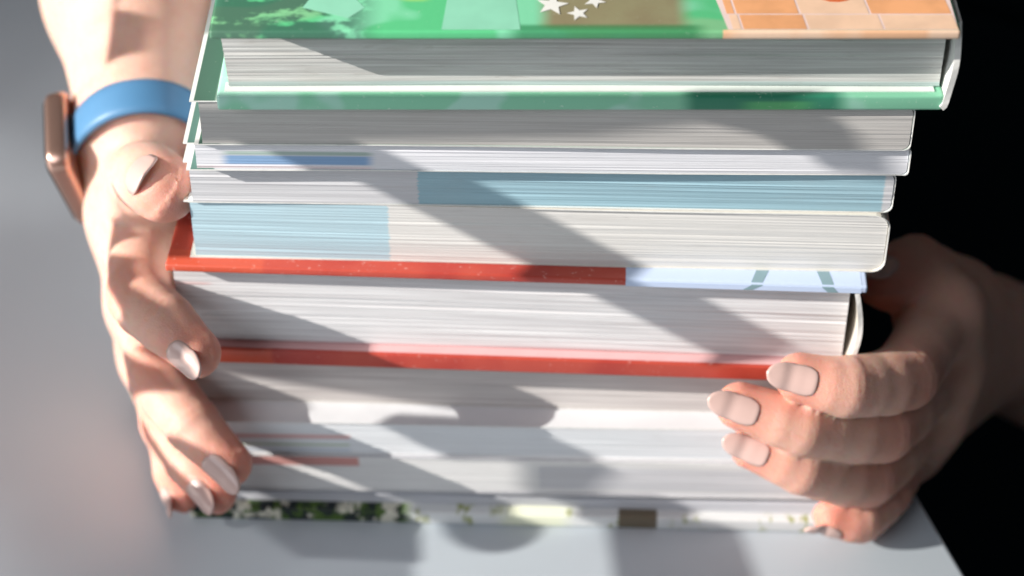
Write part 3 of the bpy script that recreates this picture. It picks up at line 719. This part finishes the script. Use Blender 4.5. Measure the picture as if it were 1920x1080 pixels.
# ------------------------------------------------------------------ wristwatch
wa = (LE - LW) / np.linalg.norm(LE - LW)
wc = LW - wa * 0.010
wt = empty('wristwatch', wc); tag(wt, 'wristwatch with a smooth blue strap and rose gold case', 'watch')
ex = np.cross(wa, [0, 0, 1.0]); ex /= np.linalg.norm(ex); ez = np.cross(ex, wa)
STR = flat_mat('blue_rubber', (0.075, 0.20, 0.36), 0.45, 0.4, 0.1); GOLD = NT('rose_gold', 0.28, 0.5); GOLD.b.inputs['Metallic'].default_value = 0.85; GOLD = GOLD.color((0.50, 0.31, 0.25))
GL = NT('dark_glass', 0.08, 0.6).color((0.02, 0.02, 0.022))
def strap_r(th, s):
    dv = ex * math.cos(th) + ez * math.sin(th); rs = np.linspace(0.004, .05, 231); Q = wc + wa * s + dv * rs[:, None]
    d = HL.palm_d(Q); i = np.where(d < 0)[0]; return rs[i[-1]], dv
NA, NS = 72, 7; hw = 0.0064
inn = np.zeros((NS, NA)); DV = []
for j, s in enumerate(np.linspace(-hw, hw, NS)):
    for i, th in enumerate(np.linspace(0, 2 * math.pi, NA + 1)[:-1]):
        r, dv = strap_r(th, s); inn[j, i] = r
        if j == 0: DV.append(dv)
cr = inn.mean(0); 
for _ in range(6): cr = (np.roll(cr, 1) + cr * 2 + np.roll(cr, -1)) / 4
cr = cr + 0.0010
vs = []
for lay in (0.0, 0.0021):
    for j, s in enumerate(np.linspace(-hw, hw, NS)):
        rd = 0.0005 * (abs(s) / hw) ** 6 if lay else 0
        for i in range(NA): vs.append(wa * s + DV[i] * (cr[i] + lay - rd))
N = NS * NA; fs = []
for j in range(NS - 1):
    for i in range(NA):
        a = j * NA + i; b = j * NA + (i + 1) % NA; fs.append((a, b, b + NA, a + NA)); fs.append((N + a, N + a + NA, N + b + NA, N + b))
for j in (0, NS - 1):
    for i in range(NA): a = j * NA + i; b = j * NA + (i + 1) % NA; fs.append((a, b, N + b, N + a))
fixn(mesh_obj('strap', vs, fs, STR, wt, smooth=True))
WTH = math.radians(188); ci = int(round(WTH / (2 * math.pi) * NA)) % NA
cdv = DV[ci]; cr0 = cr[ci]; tg = np.cross(wa, cdv)
def rbox(name, c, hx, hy, hz, rad, mat, parent):
    bm = bmesh.new(); bmesh.ops.create_cube(bm, size=2)
    for v in bm.verts: v.co = Vector((v.co.x * hx, v.co.y * hy, v.co.z * hz))
    ed_ = [e for e in bm.edges if abs(e.verts[0].co.z - e.verts[1].co.z) > hz]
    bmesh.ops.bevel(bm, geom=ed_, offset=rad, segments=6, profile=0.5, affect='EDGES')
    ed_ = [e for e in bm.edges if abs(e.verts[0].co.z - e.verts[1].co.z) < 1e-7 and len(e.link_faces) == 2 and abs(e.calc_face_angle(0)) > 1]
    bmesh.ops.bevel(bm, geom=ed_, offset=min(hz * 0.55, .0025), segments=3, profile=0.5, affect='EDGES')
    M = Matrix((Vector(wa), Vector(tg), Vector(cdv))).transposed()
    for v in bm.verts: v.co = M @ v.co + Vector(c)
    for f in bm.faces: f.smooth = True
    me = bpy.data.meshes.new(name); bm.to_mesh(me); bm.free(); me.materials.append(mat); o = bpy.data.objects.new(name, me); COL.objects.link(o); o.parent = parent; return o
rbox('case', cdv * (cr0 - .0006), .0150, .0185, .0036, .0055, GOLD, wt)
rbox('screen', cdv * (cr0 + .0028), .0136, .0168, .0008, .0048, GL, wt)
